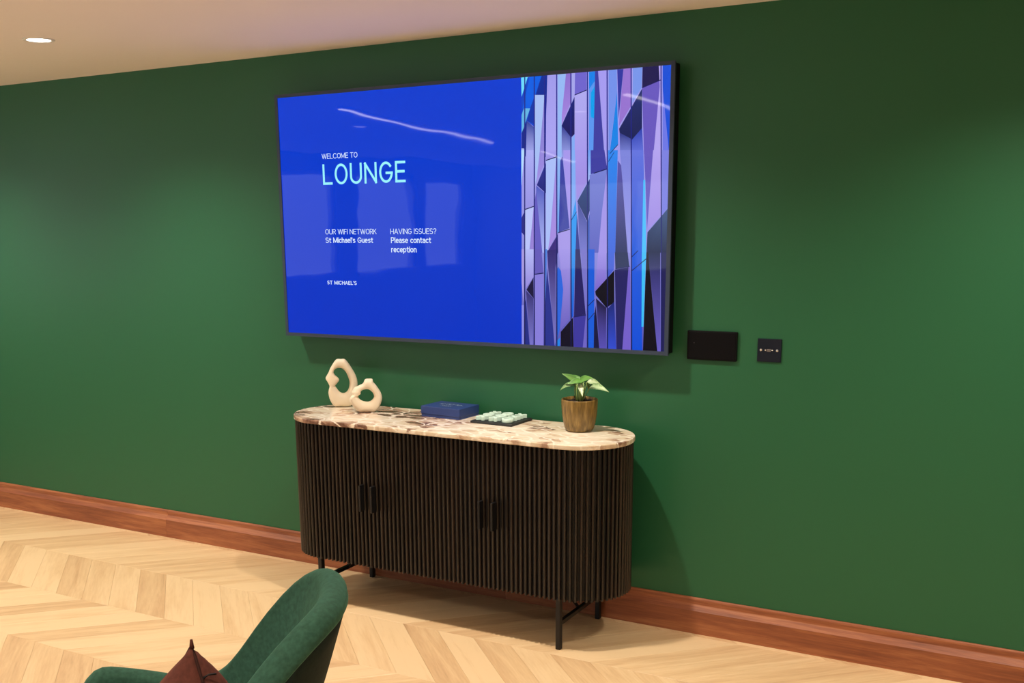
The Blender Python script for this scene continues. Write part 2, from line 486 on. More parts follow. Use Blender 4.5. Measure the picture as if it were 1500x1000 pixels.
# walnut skirting, three lengths
BT, BH = 0.029, 0.1462
prof = [(0, 0), (-BT, 0), (-BT, 0.097), (-BT+0.002, 0.099), (-0.012, 0.118), (-0.011, 0.121), (-0.011, 0.138), (-0.009, 0.1435), (-0.005, BH), (0, BH)]
bb = bpy.data.objects.new('baseboard_back', None); COL.objects.link(bb); struct(bb)
for xa, xb in ((XL, -4.288), (-4.287, -2.2), (-2.199, 0.6), (0.601, XR)):
    n = len(prof)
    v = [(xa, y, z) for y, z in prof] + [(xb, y, z) for y, z in prof]
    f = [tuple(range(n)), tuple(range(2*n-1, n-1, -1))] + [(i, (i+1) % n, n+(i+1) % n, n+i) for i in range(n)]
    obj('skirting_board', v, f, M['walnut'], bb)

# ------------------------------------------------------------------ ceiling lights
ring_v, ring_f = [], []
def ring_mesh():
    n = 40; pr = [(0.047, -0.0005), (0.049, -0.004), (0.060, -0.004), (0.064, -0.0015), (0.064, 0.0)]
    v, f = [], []
    for r, z in pr:
        for k in range(n):
            a = 2*math.pi*k/n; v.append((r*math.cos(a), r*math.sin(a), z))
    for i in range(len(pr)-1):
        for k in range(n): f.append((i*n+k, i*n+(k+1) % n, (i+1)*n+(k+1) % n, (i+1)*n+k))
    return mesh('trim_ring', v, f, M['trimwhite'], True)
ring_me = ring_mesh()
lens_me = mesh('lens', *lathe_vf([(0.001, -0.0022), (0.030, -0.0022), (0.047, -0.0014), (0.047, 0.0)], 32), M['lamp'], True)
dl_labels = ['added unseen downlight near the far left end of the green wall',
             'lit round recessed downlight in the pale ceiling, upper left of the display',
             'round recessed downlight in the ceiling directly over the marble topped sideboard',
             'round recessed downlight by the green wall, over the small dark socket plate',
             'added unseen downlight by the green wall, far right of the sockets',
             'added unseen downlight in the middle row, over the oak floor before the sideboard',
             'added unseen downlight in the middle row, over the green armchair',
             'added unseen downlight in the middle row, nearest the windows',
             'added unseen downlight in the middle row, beside the camera position']
for (x, y), lb in zip(DOWN, dl_labels):
    t = thing('downlight', lb, 'downlight', (x, y, CEIL), group='recessed ceiling downlights')
    link('trim_ring', ring_me, t); link('lens', lens_me, t)
    ld = bpy.data.lights.new('downlight_beam', 'SPOT')
    ld.energy = DOWN_W if y > -2 else DOWN_W*0.75; ld.color = WARM; ld.spot_size = math.radians(136); ld.spot_blend = 1.0; ld.shadow_soft_size = 0.036
    lo = bpy.data.objects.new('downlight_beam', ld); COL.objects.link(lo); lo.parent = t; lo.location = (0, 0, -0.012)
# linear lights, first three known from their reflections in the display, the last unseen
strips = [((-4.47, -2.06), (-5.14, -5.30), 'long slim linear light in the ceiling nearer the windows'),
          ((-2.62, -2.45), (-2.85, -5.60), 'long slim linear light in the ceiling over the middle of the room'),
          ((-5.33, -6.70), (-5.95, -8.90), 'slim linear light in the ceiling at the far end of the room'),
          ((-0.60, -2.90), (-0.75, -6.20), 'long slim linear light in the ceiling behind the camera position')]
for a, b, lb in strips:
    A, Bv = Vector(a), Vector(b); Ln = (Bv-A).length; an = math.atan2((Bv-A).y, (Bv-A).x)
    t = thing('linear_light', lb, 'ceiling light', (a[0], a[1], CEIL), an, 'linear ceiling lights')
    box('housing', -0.01, Ln+0.01, -0.020, 0.020, -0.018, 0.0, M['trimwhite'], t)
    box('diffuser', 0, Ln, -0.013, 0.013, -0.024, -0.0181, M['strip'], t)

# ------------------------------------------------------------------ television
TX0, TX1, TZ0, TZ1, TY = -3.3379, -1.4460, 1.1352, 2.2157, -0.088
SX0, SX1, SZ0, SZ1 = -3.3225, -1.4620, 1.1508, 2.2015
tv = thing('television', 'large wall mounted display showing a blue welcome page and a building facade', 'television', (0, 0, 0))
box('back_housing', TX0+0.004, TX1-0.004, -0.078, -0.022, TZ0+0.004, TZ1-0.004, M['blackplastic'], tv, 0.004)
box('wall_mount', -2.75, -2.05, -0.0215, -0.001, 1.4, 1.95, M['metal'], tv)
def ring_frame(x0, x1, z0, z1, i0, i1, k0_, k1_, yf, yb):
    o = [(x0, z0), (x1, z0), (x1, z1), (x0, z1)]; n = [(i0, k0_), (i1, k0_), (i1, k1_), (i0, k1_)]
    v = [(x, yf, z) for x, z in o] + [(x, yf, z) for x, z in n] + [(x, yb, z) for x, z in o] + [(x, yb, z) for x, z in n]
    f = []
    for i in range(4):
        j = (i+1) % 4
        f += [(i, j, 4+j, 4+i), (8+i, 8+j, j, i), (4+i, 4+j, 12+j, 12+i), (8+i, 12+i, 12+j, 8+j)]
    return v, f
obj('frame', *ring_frame(TX0, TX1, TZ0, TZ1, SX0, SX1, SZ0, SZ1, TY, -0.0775), M['bezel'], tv)
SY = TY + 0.0035
def grid_screen(x0, x1, z0, z1, y):
    return [(x0, y, z0), (x1, y, z0), (x1, y, z1), (x0, y, z1), (x0, y+0.004, z0), (x1, y+0.004, z0), (x1, y+0.004, z1), (x0, y+0.004, z1)], \
           [(0, 1, 2, 3), (4, 7, 6, 5), (0, 4, 5, 1), (1, 5, 6, 2), (2, 6, 7, 3), (3, 7, 4, 0)]
screen = obj('screen', *grid_screen(SX0, SX1, SZ0, SZ1, SY), M['screen'], tv)

# facade picture on the right third: traced facets with their printed colours
SPLIT = -2.083
C1 = lambda X, Y: (755+X*.14, 90+Y*.14)
C2 = lambda X, Y: (870+X*.14, 85+Y*.14)
C3 = lambda X, Y: (755+X*.15, 220+Y*.15)
C4 = lambda X, Y: (870+X*.15, 220+Y*.15)
C5 = lambda X, Y: (755+X*.15, 365+Y*.15)
C6 = lambda X, Y: (870+X*.155, 370+Y*.155)
CF = lambda X, Y: (X, Y)
pv, pf, pc = [], [], []
layer = 0
def facet(T, pts, top, bot=None):
    global layer
    layer += 1
    y = SY - 0.0004 - layer*0.000016
    n = len(pv); zs = []
    q = []
    for a in pts:
        P = U(*T(*a), 1, SY)
        q.append((min(max(P.x, SPLIT), SX1), min(max(P.z, SZ0), SZ1)))
    zmin, zmax = min(z for _, z in q), max(z for _, z in q)
    for x, z in q:
        pv.append((x, y, z))
        if bot is None: pc.append(srgb(*top))
        else:
            s = (z-zmin)/max(1e-6, zmax-zmin)
            pc.append(srgb(*[s*a+(1-s)*b for a, b in zip(top, bot)]))
    pf.append(tuple(range(n, n+len(q))))
def strip(xa, xb, top, mid, bot):
    facet(CF, [(xa, 80), (xb, 80), (xb, 330), (xa, 330)], top, mid)
    facet(CF, [(xa, 330), (xb, 330), (xb, 530), (xa, 530)], mid, bot)
lav, lav2 = (165, 160, 240), (150, 148, 228)
for xa, xb in ((760, 769), (769, 782.5), (782.5, 798.5), (798.5, 816), (816, 837), (837, 861), (861, 890), (890, 925), (925, 969), (969, 990)):
    strip(xa, xb, lav, lav2, (84, 82, 176))
D = [
 (C1, [(58,170),(335,150),(335,350),(205,350),(205,690),(120,620),(60,750)], (10,70,200)),
 (C1, [(58,160),(130,155),(65,370)], (110,220,255)),
 (C1, [(150,160),(275,150),(160,490),(75,490)], (5,95,228)),
 (C1, [(90,490),(155,490),(65,760),(65,560)], (100,180,228)),
 (C1, [(275,150),(335,145),(335,350),(215,350)], (8,45,150)),
 (C1, [(155,490),(205,350),(205,660),(125,620)], (8,55,170)),
 (C1, [(120,620),(200,690),(200,1000),(110,1000)], (40,60,150), (170,175,245)),
 (C1, [(65,750),(120,620),(110,1000),(65,910)], (15,40,140)),
 (C1, [(55,910),(100,910),(95,1000),(55,1000)], (175,190,250)),
 (C1, [(205,350),(305,350),(250,1000),(205,1000)], (165,190,245)),
 (C1, [(305,350),(310,350),(310,1000),(250,1000)], (140,130,215)),
 (C1, [(305,360),(332,340),(322,560),(318,1000),(308,1000)], (30,40,150)),
 (C1, [(335,145),(435,135),(430,1000),(318,1000),(330,350)], (160,155,235), (172,165,245)),
 (C1, [(443,130),(530,125),(485,560),(485,1000),(443,1000)], (150,185,245)),
 (C1, [(530,125),(580,120),(580,430),(485,660),(490,540)], (140,110,205), (165,135,225)),
 (C1, [(593,120),(625,118),(620,350),(590,420)], (165,165,235)),
 (C1, [(620,370),(620,760),(580,800),(485,670)], (20,36,120), (24,24,90)),
 (C1, [(485,670),(580,790),(580,1000),(485,1000)], (40,50,140), (150,160,235)),
 (C1, [(625,118),(745,108),(745,298),(622,352)], (110,100,205)),
 (C1, [(620,355),(750,300),(750,1050),(622,1050)], (175,170,240), (165,150,235)),
 (C1, [(590,800),(622,760),(622,1050),(590,1050)], (130,170,245)),
 (C1, [(770,110),(835,102),(830,560),(815,1000),(770,1000)], (90,150,240)),
 (C1, [(770,110),(835,102),(835,200),(770,290)], (20,130,235)),
 (C1, [(790,330),(835,250),(830,600),(790,580)], (0,160,240)),
 (C1, [(835,102),(857,100),(857,1000),(815,1000)], (60,60,160)),
 (C2, [(12,130),(45,130),(110,1000),(5,1000)], (62,62,160)),
 (C2, [(45,130),(135,125),(140,1000),(115,1000)], (165,155,240)),
 (C2, [(155,125),(240,118),(245,340),(160,1000),(155,1000)], (115,145,235)),
 (C2, [(245,340),(255,900),(165,1000)], (20,130,230)),
 (C2, [(245,118),(310,115),(260,640)], (50,55,160)),
 (C2, [(310,115),(390,102),(390,500),(265,710),(270,600)], (150,115,208)),
 (C2, [(408,100),(508,90),(500,310),(405,470)], (120,150,235)),
 (C2, [(510,80),(680,70),(695,230),(505,310)], (32,28,80)),
 (C2, [(505,320),(505,740),(400,860),(270,780),(265,740)], (30,46,112), (24,32,84)),
 (C2, [(270,780),(400,850),(395,1000),(275,1000)], (40,50,130), (120,130,215)),
 (C2, [(395,860),(505,730),(520,1000),(395,1000)], (40,60,170), (100,115,222)),
 (C2, [(505,310),(695,235),(625,1000),(525,1000)], (104,88,190)),
 (C2, [(680,70),(703,70),(700,1000),(625,1000),(690,300)], (180,165,240)),
 (C2, [(720,70),(830,60),(820,500),(805,1000),(720,1000)], (25,80,215)),
 (C2, [(720,300),(790,1000),(720,1000)], (110,120,230)),
 (C3, [(58,0),(90,0),(60,350)], (180,220,255)),
 (C3, [(95,590),(55,660),(55,800),(95,840)], (40,40,130)),
 (C3, [(105,0),(185,0),(180,545),(95,580)], (170,172,244), (150,145,226)),
 (C3, [(92,580),(180,550),(135,1000),(92,1000)], (185,195,250)),
 (C3, [(180,560),(180,1000),(140,1000)], (150,130,215)),
 (C3, [(195,0),(240,0),(210,260),(195,330)], (165,190,245)),
 (C3, [(240,0),(285,0),(285,130),(215,290)], (145,132,218), (160,140,225)),
 (C3, [(300,120),(300,420),(210,340)], (50,55,150), (30,34,118)),
 (C3, [(205,345),(295,420),(280,1000),(190,1000)], (80,90,190), (170,180,245)),
 (C3, [(205,400),(265,1000),(188,1000),(188,500)], (100,92,192)),
 (C3, [(300,0),(400,0),(400,65),(300,100)], (168,160,240), (150,140,226)),
 (C3, [(300,100),(400,65),(330,960),(300,1000)], (170,190,248)),
 (C3, [(400,150),(400,830),(320,980),(345,800)], (165,140,225)),
 (C3, [(412,0),(445,0),(435,780),(412,810)], (145,182,245), (110,165,242)),
 (C3, [(462,60),(530,760),(425,800),(440,100)], (58,66,162)),
 (C3, [(470,0),(540,0),(540,650),(530,760),(475,150)], (165,150,235)),
 (C3, [(420,810),(535,770),(535,1000),(420,1000)], (165,150,230)),
 (C3, [(415,820),(420,1000),(310,1000)], (60,44,124)),
 (C3, [(550,0),(585,0),(590,560),(545,690)], (130,172,245)),
 (C3, [(590,480),(602,660),(590,1000),(545,1000),(545,700)], (40,150,240)),
 (C3, [(583,0),(700,0),(700,300),(603,480)], (165,150,235), (158,138,224)),
 (C3, [(712,0),(760,0),(750,240),(712,300)], (100,155,242), (165,190,250)),
 (C3, [(750,240),(750,500),(700,690),(605,500)], (40,70,130), (20,40,100)),
 (C3, [(610,510),(700,700),(700,1000),(630,1000)], (60,70,150), (118,120,205)),
 (C3, [(602,620),(632,1000),(588,1000)], (40,50,140)),
 (C3, [(712,690),(755,480),(765,1000),(712,1000)], (50,85,180), (60,100,200)),
 (C3, [(755,240),(800,220),(800,1000),(760,1000)], (110,125,205)),
 (C4, [(-30,0),(105,0),(130,180),(-30,235)], (62,62,160)),
 (C4, [(105,0),(128,0),(130,180)], (170,160,240)),
 (C4, [(-40,240),(0,225),(130,185),(55,1000),(-40,1000)], (120,130,212), (90,95,190)),
 (C4, [(130,190),(130,1000),(45,1000),(80,600)], (160,145,230)),
 (C4, [(140,0),(235,0),(210,1000),(140,1000)], (45,135,238), (60,100,218)),
 (C4, [(235,100),(270,150),(330,1000),(210,1000)], (92,88,175), (34,42,92)),
 (C4, [(255,0),(360,0),(355,1000),(340,1000)], (124,132,218), (150,150,232)),
 (C4, [(372,0),(485,0),(490,250),(470,1000),(372,1000)], (100,116,222), (40,95,220)),
 (C4, [(485,290),(503,290),(512,1000),(470,1000)], (70,190,250)),
 (C4, [(490,0),(580,0),(520,780),(505,300)], (104,90,190)),
 (C4, [(580,0),(655,0),(655,640),(525,780)], (180,164,240), (160,140,226)),
 (C4, [(668,0),(750,0),(735,570),(668,630)], (125,130,225)),
 (C4, [(655,650),(735,570),(730,1000),(515,1000),(525,800)], (60,84,130), (20,30,70)),
 (C5, [(60,0),(88,0),(82,520),(60,330)], (170,155,225)),
 (C5, [(50,545),(85,545),(85,945),(50,945)], (140,140,225)),
 (C5, [(97,0),(180,0),(178,270),(105,380)], (180,186,246), (150,136,220)),
 (C5, [(178,275),(180,480),(110,395)], (25,20,60)),
 (C5, [(105,400),(178,480),(175,950),(145,950)], (50,45,110), (120,115,200)),
 (C5, [(90,560),(105,480),(140,950),(90,950)], (35,45,130)),
 (C5, [(188,0),(255,0),(275,230),(188,245)], (100,90,185)),
 (C5, [(188,250),(275,235),(275,950),(188,950)], (135,125,218)),
 (C5, [(285,0),(312,0),(300,400),(285,700)], (80,130,225)),
 (C5, [(310,180),(392,960),(290,960),(295,500)], (40,50,140)),
 (C5, [(312,10),(420,0),(395,180),(395,900),(385,950),(320,150)], (50,40,110), (125,120,200)),
 (C5, [(407,200),(420,170),(480,260),(435,780),(407,900)], (40,100,220)),
 (C5, [(422,0),(535,0),(530,680),(440,790),(470,400)], (162,148,230), (105,95,190)),
 (C5, [(400,900),(440,860),(435,965),(400,965)], (30,130,230)),
 (C5, [(565,665),(570,970),(445,970),(445,805)], (14,10,30)),
 (C5, [(570,660),(690,640),(660,970),(570,970)], (60,55,155)),
 (C5, [(690,645),(695,975),(660,970)], (110,100,195)),
 (C5, [(542,0),(588,0),(570,650),(542,680)], (40,150,240), (24,80,205)),
 (C5, [(588,0),(632,0),(688,635),(575,655)], (35,30,95)),
 (C5, [(640,0),(700,0),(692,600),(685,600)], (120,115,200)),
 (C5, [(705,0),(775,0),(770,980),(702,980)], (20,90,215)),
 (C6, [(42,-3),(120,-3),(115,270),(12,360)], (160,145,230), (120,100,200)),
 (C6, [(132,-3),(197,-3),(190,160),(130,240)], (62,100,216), (70,90,205)),
 (C6, [(200,-3),(322,-3),(335,125),(205,150)], (28,40,85)),
 (C6, [(195,165),(195,470),(120,520),(20,400),(14,365)], (10,8,20)),
 (C6, [(22,430),(120,520),(115,930),(55,930)], (20,16,44), (88,78,178)),
 (C6, [(20,500),(52,930),(0,930),(4,600)], (20,20,60)),
 (C6, [(132,530),(195,460),(212,930),(132,930)], (26,36,110), (50,75,205)),
 (C6, [(200,160),(330,135),(270,930),(215,930)], (35,32,95)),
 (C6, [(330,130),(345,130),(350,935),(270,930)], (115,95,200)),
 (C6, [(360,-3),(456,-3),(458,940),(360,940)], (36,92,220), (12,76,212)),
 (C6, [(455,-3),(496,-3),(470,700),(452,700)], (60,190,245)),
 (C6, [(498,-3),(515,-3),(600,950),(465,945),(480,500)], (12,8,20)),
 (C6, [(515,-3),(630,-3),(630,950),(603,950)], (24,34,74), (104,92,192)),
 (C6, [(640,-3),(720,-3),(700,960),(637,950)], (30,30,84)),
]
for d in D: facet(*d)
# dark joints between the facade panels
for x in (769, 783, 798.3, 816, 836.8, 861, 890, 925.2, 969):
    facet(CF, [(x-0.8, 80), (x+0.9, 80), (x+0.9, 530), (x-0.8, 530)], (34, 40, 140), (16, 18, 70))
# thin sloping joints
for T, a, b in ((C1,(622,352),(748,300)), (C3,(92,580),(182,548)), (C3,(300,100),(405,65)), (C3,(420,805),(535,770)), (C4,(0,225),(130,183)), (C2,(505,312),(700,230)),
                (C5,(185,245),(278,232)), (C5,(570,660),(692,640)), (C6,(205,152),(340,128)), (C6,(360,170),(500,55)), (C6,(360,40),(420,-20)), (C5,(705,560),(775,490)), (C5,(705,700),(775,620)),
                (C2,(170,1000),(255,905)), (C4,(145,110),(200,20)), (C3,(545,690),(600,600))):
    facet(T, [(a[0], a[1]-5), (b[0], b[1]-5), (b[0], b[1]+5), (a[0], a[1]+5)], (22, 28, 90))
me = mesh('facade_picture', pv, pf, M['picture'])
ca = me.color_attributes.new('pic', 'FLOAT_COLOR', 'POINT')
for i, c in enumerate(pc): ca.data[i].color = c
tag(link('facade_picture', me, screen), 'picture of a facade of folded lilac and blue metal panels')

def arc(cx, cy, rx, ry, a0, a1, n=16):
    return [(cx+rx*math.cos(math.radians(a0+(a1-a0)*k/n)), cy+ry*math.sin(math.radians(a0+(a1-a0)*k/n))) for k in range(n+1)]
S_up = arc(.30, .74, .28, .26, 40, 250, 12) + arc(.30, .26, .30, .26, 70, -140, 12)
S_lo = arc(.22, .53, .20, .17, 40, 250, 10) + arc(.22, .17, .22, .17, 70, -140, 10)
GL = {  # glyph: width, centre-line strokes on a cap height of 1
 'L': (.54, [[(0,1),(0,0)], [(0,0),(.54,0)]]), 'O': (.76, [arc(.38,.5,.38,.5,0,360,32)]),
 'U': (.68, [[(0,1),(0,.34)]+arc(.34,.34,.34,.34,180,360)+[(.68,.34),(.68,1)]]), 'N': (.70, [[(0,0),(0,1)], [(0,1),(.70,0)], [(.70,0),(.70,1)]]),
 'G': (.75, [arc(.38,.5,.38,.5,42,350,28)+[(.76,.46)], [(.42,.46),(.76,.46)]]), 'E': (.54, [[(0,0),(0,1)], [(0,1),(.54,1)], [(0,.52),(.49,.52)], [(0,0),(.54,0)]]),
 'W': (1.1, [[(0,1),(.28,0)], [(.28,0),(.55,1)], [(.55,1),(.82,0)], [(.82,0),(1.1,1)]]), 'C': (.80, [arc(.42,.5,.42,.5,42,318,28)]),
 'M': (.86, [[(0,0),(0,1)], [(0,1),(.43,.08)], [(.43,.08),(.86,1)], [(.86,1),(.86,0)]]), 'T': (.68, [[(0,1),(.68,1)], [(.34,1),(.34,0)]]),
 'R': (.60, [[(0,0),(0,1)], [(0,1),(.34,1)]+arc(.34,.74,.25,.26,90,-90)+[(.34,.48),(0,.48)], [(.32,.48),(.60,0)]]),
 'I': (.02, [[(.01,0),(.01,1)]]), 'F': (.52, [[(0,0),(0,1)], [(0,1),(.52,1)], [(0,.50),(.46,.50)]]),
 'K': (.62, [[(0,0),(0,1)], [(.58,1),(0,.36)], [(.20,.58),(.62,0)]]), 'H': (.68, [[(0,0),(0,1)], [(.68,0),(.68,1)], [(0,.52),(.68,.52)]]),
 'A': (.76, [[(0,0),(.38,1)], [(.38,1),(.76,0)], [(.14,.34),(.62,.34)]]), 'V': (.76, [[(0,1),(.38,0)], [(.38,0),(.76,1)]]),
 'S': (.60, [S_up]), '?': (.52, [arc(.26,.74,.26,.26,170,-60,14)+[(.27,.40),(.27,.28)], [(.27,.02),(.27,-.01)]]),
 "'": (.02, [[(.01,1),(.01,.80)]]), ' ': (.22, []), 'P': (.58, [[(0,0),(0,1)], [(0,1),(.32,1)]+arc(.32,.72,.26,.28,90,-90)+[(.32,.44),(0,.44)]]),
 't': (.34, [[(.15,.92),(.15,.16)]+arc(.29,.16,.14,.16,180,270,6)+[(.34,0)], [(0,.70),(.34,.70)]]), 'i': (.02, [[(.01,0),(.01,.70)], [(.01,.95),(.01,.98)]]),
 'c': (.44, [arc(.26,.35,.26,.35,48,312,20)]), 'h': (.44, [[(0,0),(0,1)], [(0,.40)]+arc(.22,.42,.22,.28,180,0)+[(.44,.42),(.44,0)]]),
 'a': (.44, [arc(.24,.54,.20,.16,150,0,8)+[(.44,.50),(.44,0)], arc(.22,.20,.22,.20,60,330,16)+[(.44,.20)], [(.22,.40),(.44,.40)]]),
 'e': (.50, [[(.02,.36),(.50,.36)]+arc(.26,.35,.25,.35,2,310,24)]), 'l': (.02, [[(.01,0),(.01,1)]]), 's': (.44, [S_lo]),
 'u': (.44, [[(0,.70),(0,.28)]+arc(.22,.28,.22,.28,180,360)+[(.44,.28),(.44,.70)], [(.44,.3),(.44,0)]]), 'o': (.52, [arc(.26,.35,.26,.35,0,360,24)]),
 'n': (.44, [[(0,0),(0,.70)], [(0,.40)]+arc(.22,.42,.22,.28,180,0)+[(.44,.42),(.44,0)]]), 'r': (.28, [[(0,0),(0,.70)], [(0,.42)]+arc(.24,.44,.24,.26,180,80,8)]),
 'p': (.52, [[(0,-.26),(0,.70)], arc(.26,.35,.26,.35,0,360,24)]),
}
def text(body, x0, x1, z0, z1, mat, wt=0.10, gap=0.20):
    """sans-serif lettering from stroke ribbons; z0 baseline, z1 cap height"""
    v, f = [], []
    pen = 0.0
    for chx in body:
        wd, strokes = GL[chx]
        for st in strokes:
            P = [Vector((p[0]+pen, p[1])) for p in st]
            if (P[0]-P[-1]).length > 1e-4:                 # square caps
                P[0] = P[0] + (P[0]-P[1]).normalized()*wt/2
                P[-1] = P[-1] + (P[-1]-P[-2]).normalized()*wt/2
            n0 = len(v)
            for i, p in enumerate(P):
                t_ = P[min(i+1, len(P)-1)] - P[max(i-1, 0)]
                if (P[0]-P[-1]).length < 1e-4 and i in (0, len(P)-1): t_ = P[1]-P[-2]
                t_.normalize(); s2 = Vector((-t_.y, t_.x))*wt/2
                v += [p+s2, p-s2]
            f += [(n0+2*i, n0+2*i+1, n0+2*i+3, n0+2*i+2) for i in range(len(P)-1)]
        pen += wd + gap
    xs = [p.x for p in v]; ax, bx = min(xs), max(xs)
    k = (z1-z0)/(1+wt)
    vv = [(x0+(p.x-ax)/(bx-ax)*(x1-x0), SY-0.0005, z0+(p.y+wt/2)*k) for p in v]
    o = obj('lettering', vv, f, mat, screen)
    o['label'] = 'displayed words ' + body
    return o
text('WELCOME TO', -3.086, -2.890, 1.9285, 1.951, M['text_white'], 0.12)
text('LOUNGE', -3.084, -2.641, 1.817, 1.906, M['text_mint'], 0.135, 0.30)
text('OUR WIFI NETWORK', -3.083, -2.801, 1.6005, 1.6235, M['text_white'], 0.12)
text("St Michael's Guest", -3.083, -2.821, 1.563, 1.587, M['text_white'], 0.17, 0.22)
text('HAVING ISSUES?', -2.728, -2.492, 1.600, 1.6235, M['text_white'], 0.12)
text('Please contact', -2.726, -2.519, 1.562, 1.587, M['text_white'], 0.17, 0.22)
text('reception', -2.726, -2.594, 1.5225, 1.5475, M['text_white'], 0.17, 0.22)
text("ST MICHAEL'S", -3.083, -2.918, 1.378, 1.395, M['text_white'], 0.19, 0.30)

# ------------------------------------------------------------------ wall panel and connection plate
def rounded_rect(x0, x1, z0, z1, r, n=5):
    p = []
    for cx, cz, a0 in ((x1-r, z0+r, -90), (x1-r, z1-r, 0), (x0+r, z1-r, 90), (x0+r, z0+r, 180)):
        for k in range(n+1):
            a = math.radians(a0 + 90*k/n); p.append((cx+r*math.cos(a), cz+r*math.sin(a)))
    return p
def wallplate(name, x0, x1, z0, z1, r, y0, y1, mat, parent):
    p = rounded_rect(x0, x1, z0, z1, r); n = len(p); c = 0.0012
    q = rounded_rect(x0+c, x1-c, z0+c, z1-c, max(r-c, 0.0003))
    v = [(x, y0, z) for x, z in p] + [(x, y1+c, z) for x, z in p] + [(x, y1, z) for x, z in q]
    f = [tuple(range(n)), tuple(range(3*n-1, 2*n-1, -1))]
    for i in range(n):
        j = (i+1) % n
        f += [(i, j, n+j, n+i), (n+i, n+j, 2*n+j, 2*n+i)]
    return obj(name, v, f, mat, parent)
t = thing('touch_panel', 'blank black rectangular panel on the green wall, lower right of the display', 'wall panel', (0, 0, 0))
wallplate('casing', -1.396, -1.200, 1.116, 1.2285, 0.004, 0.0, -0.012, M['blackplastic'], t)
wallplate('glass_face', -1.392, -1.204, 1.120, 1.2245, 0.003, -0.012, -0.0135, plain('black glass face', srgb(8, 8, 12), 0.5, spec=0.12, noise=0.05), t)
wallplate('sensor', -1.3695, -1.3655, 1.180, 1.1835, 0.0015, -0.0135, -0.0142, M['grey'], t)
t = thing('connection_plate', 'small square dark plate with a row of screws on the green wall', 'wall plate', (0, 0, 0))
wallplate('plate', -1.122, -1.0325, 1.1215, 1.2080, 0.001, 0.0, -0.006, M['plate'], t)
def disc(name, x, z, r, y0, y1, mat, parent):
    n = 20
    v = [(x+r*math.cos(2*math.pi*k/n), y0, z+r*math.sin(2*math.pi*k/n)) for k in range(n)] + \
        [(x+r*math.cos(2*math.pi*k/n), y1+0.0006, z+r*math.sin(2*math.pi*k/n)) for k in range(n)] + \
        [(x+r*.75*math.cos(2*math.pi*k/n), y1, z+r*.75*math.sin(2*math.pi*k/n)) for k in range(n)]
    f = [tuple(range(n)), tuple(range(3*n-1, 2*n-1, -1))]
    for i in range(n):
        j = (i+1) % n; f += [(i, j, n+j, n+i), (n+i, n+j, 2*n+j, 2*n+i)]
    return obj(name, v, f, mat, parent, True)
zc = 1.1655
disc('screw', -1.1085, zc, 0.0048, -0.006, -0.0075, M['chrome'], t)
disc('screw', -1.0475, zc, 0.0048, -0.006, -0.0075, M['chrome'], t)
disc('small_screw', -1.0915, zc, 0.0028, -0.006, -0.0072, M['chrome'], t)
disc('small_screw', -1.0655, zc, 0.0028, -0.006, -0.0072, M['chrome'], t)
wallplate('connector', -1.0865, -1.0705, zc-0.0055, zc+0.0045, 0.0025, -0.006, -0.0085, M['grey'], t)

# ------------------------------------------------------------------ sideboard
XC, YC, HA, RR, ZT, TT = -2.3232, -0.2440, 0.5810, 0.2150, 0.8264, 0.0187
ZB = 0.205
sb = thing('sideboard', 'dark fluted sideboard with rounded ends and a marble top against the green wall', 'sideboard', (XC, YC, 0))
def stadium(a, r, n=28):
    p = []
    for k in range(n+1):
        an = -math.pi/2 + math.pi*k/n; p.append((a + r*math.cos(an), r*math.sin(an)))
    for k in range(n+1):
        an = math.pi/2 + math.pi*k/n; p.append((-a + r*math.cos(an), r*math.sin(an)))
    return p
# marble slab with softened edge
def slab(a, r, z0, z1, c):
    rings = [(r-c, z0), (r-0.0003, z0+c), (r, z0+2*c), (r, z1-2*c), (r-0.0006, z1-c), (r-c, z1)]
    n = len(stadium(a, r)); v, f = [], []
    for rr, z in rings: v += [(x, y, z) for x, y in stadium(a, rr)]
    for i in range(len(rings)-1):
        for k in range(n): f.append((i*n+k, i*n+(k+1) % n, (i+1)*n+(k+1) % n, (i+1)*n+k))
    f += [tuple(range(n-1, -1, -1)), tuple((len(rings)-1)*n+k for k in range(n))]
    return v, f
obj('marble_top', *slab(HA, RR, ZT-TT, ZT, 0.002), M['marble'], sb)['label'] = 'cream and brown veined marble top'
RB = RR - 0.018                                                   # radius of the core behind the slats
obj('carcass', *extrude_vf(stadium(HA, RB), ZB+0.006, ZT-TT), M['carcass'], sb)
# one slat: half round stave, wide side on the core
SW, SD = 0.0120, 0.0130
sp = [(-SW/2, 0.0), (-SW/2, SD*0.55), (-SW*0.30, SD*0.9), (0, SD), (SW*0.30, SD*0.9), (SW/2, SD*0.55), (SW/2, 0.0)]
slat_me = mesh('slat', *extrude_vf(sp, ZB, ZT-TT-0.0015), M['slat'])
# perimeter stations of the front and of the two rounded ends
half = HA; arc = math.pi*RB
per = 2*half
PS = 0.0208
n_str = int(round(2*HA/PS)); ps = 2*HA/n_str
stations = []
na = int(round(math.pi*RB/PS))
for k in range(na):                                              # left end, from the back round to the front
    an = math.pi/2 + math.pi*(k+0.5)/na
    stations.append((-HA + RB*math.cos(an), RB*math.sin(an), an))
for k in range(n_str): stations.append((-HA + ps*(k+0.5), -RB, -math.pi/2))
for k in range(na):
    an = -math.pi/2 + math.pi*(k+0.5)/na
    stations.append((HA + RB*math.cos(an), RB*math.sin(an), an))
J1, J2 = -2.621-XC, -2.041-XC
def door_of(x):
    return 0 if x < J1 else 1 if x < 0 else 2 if x < J2 else 3
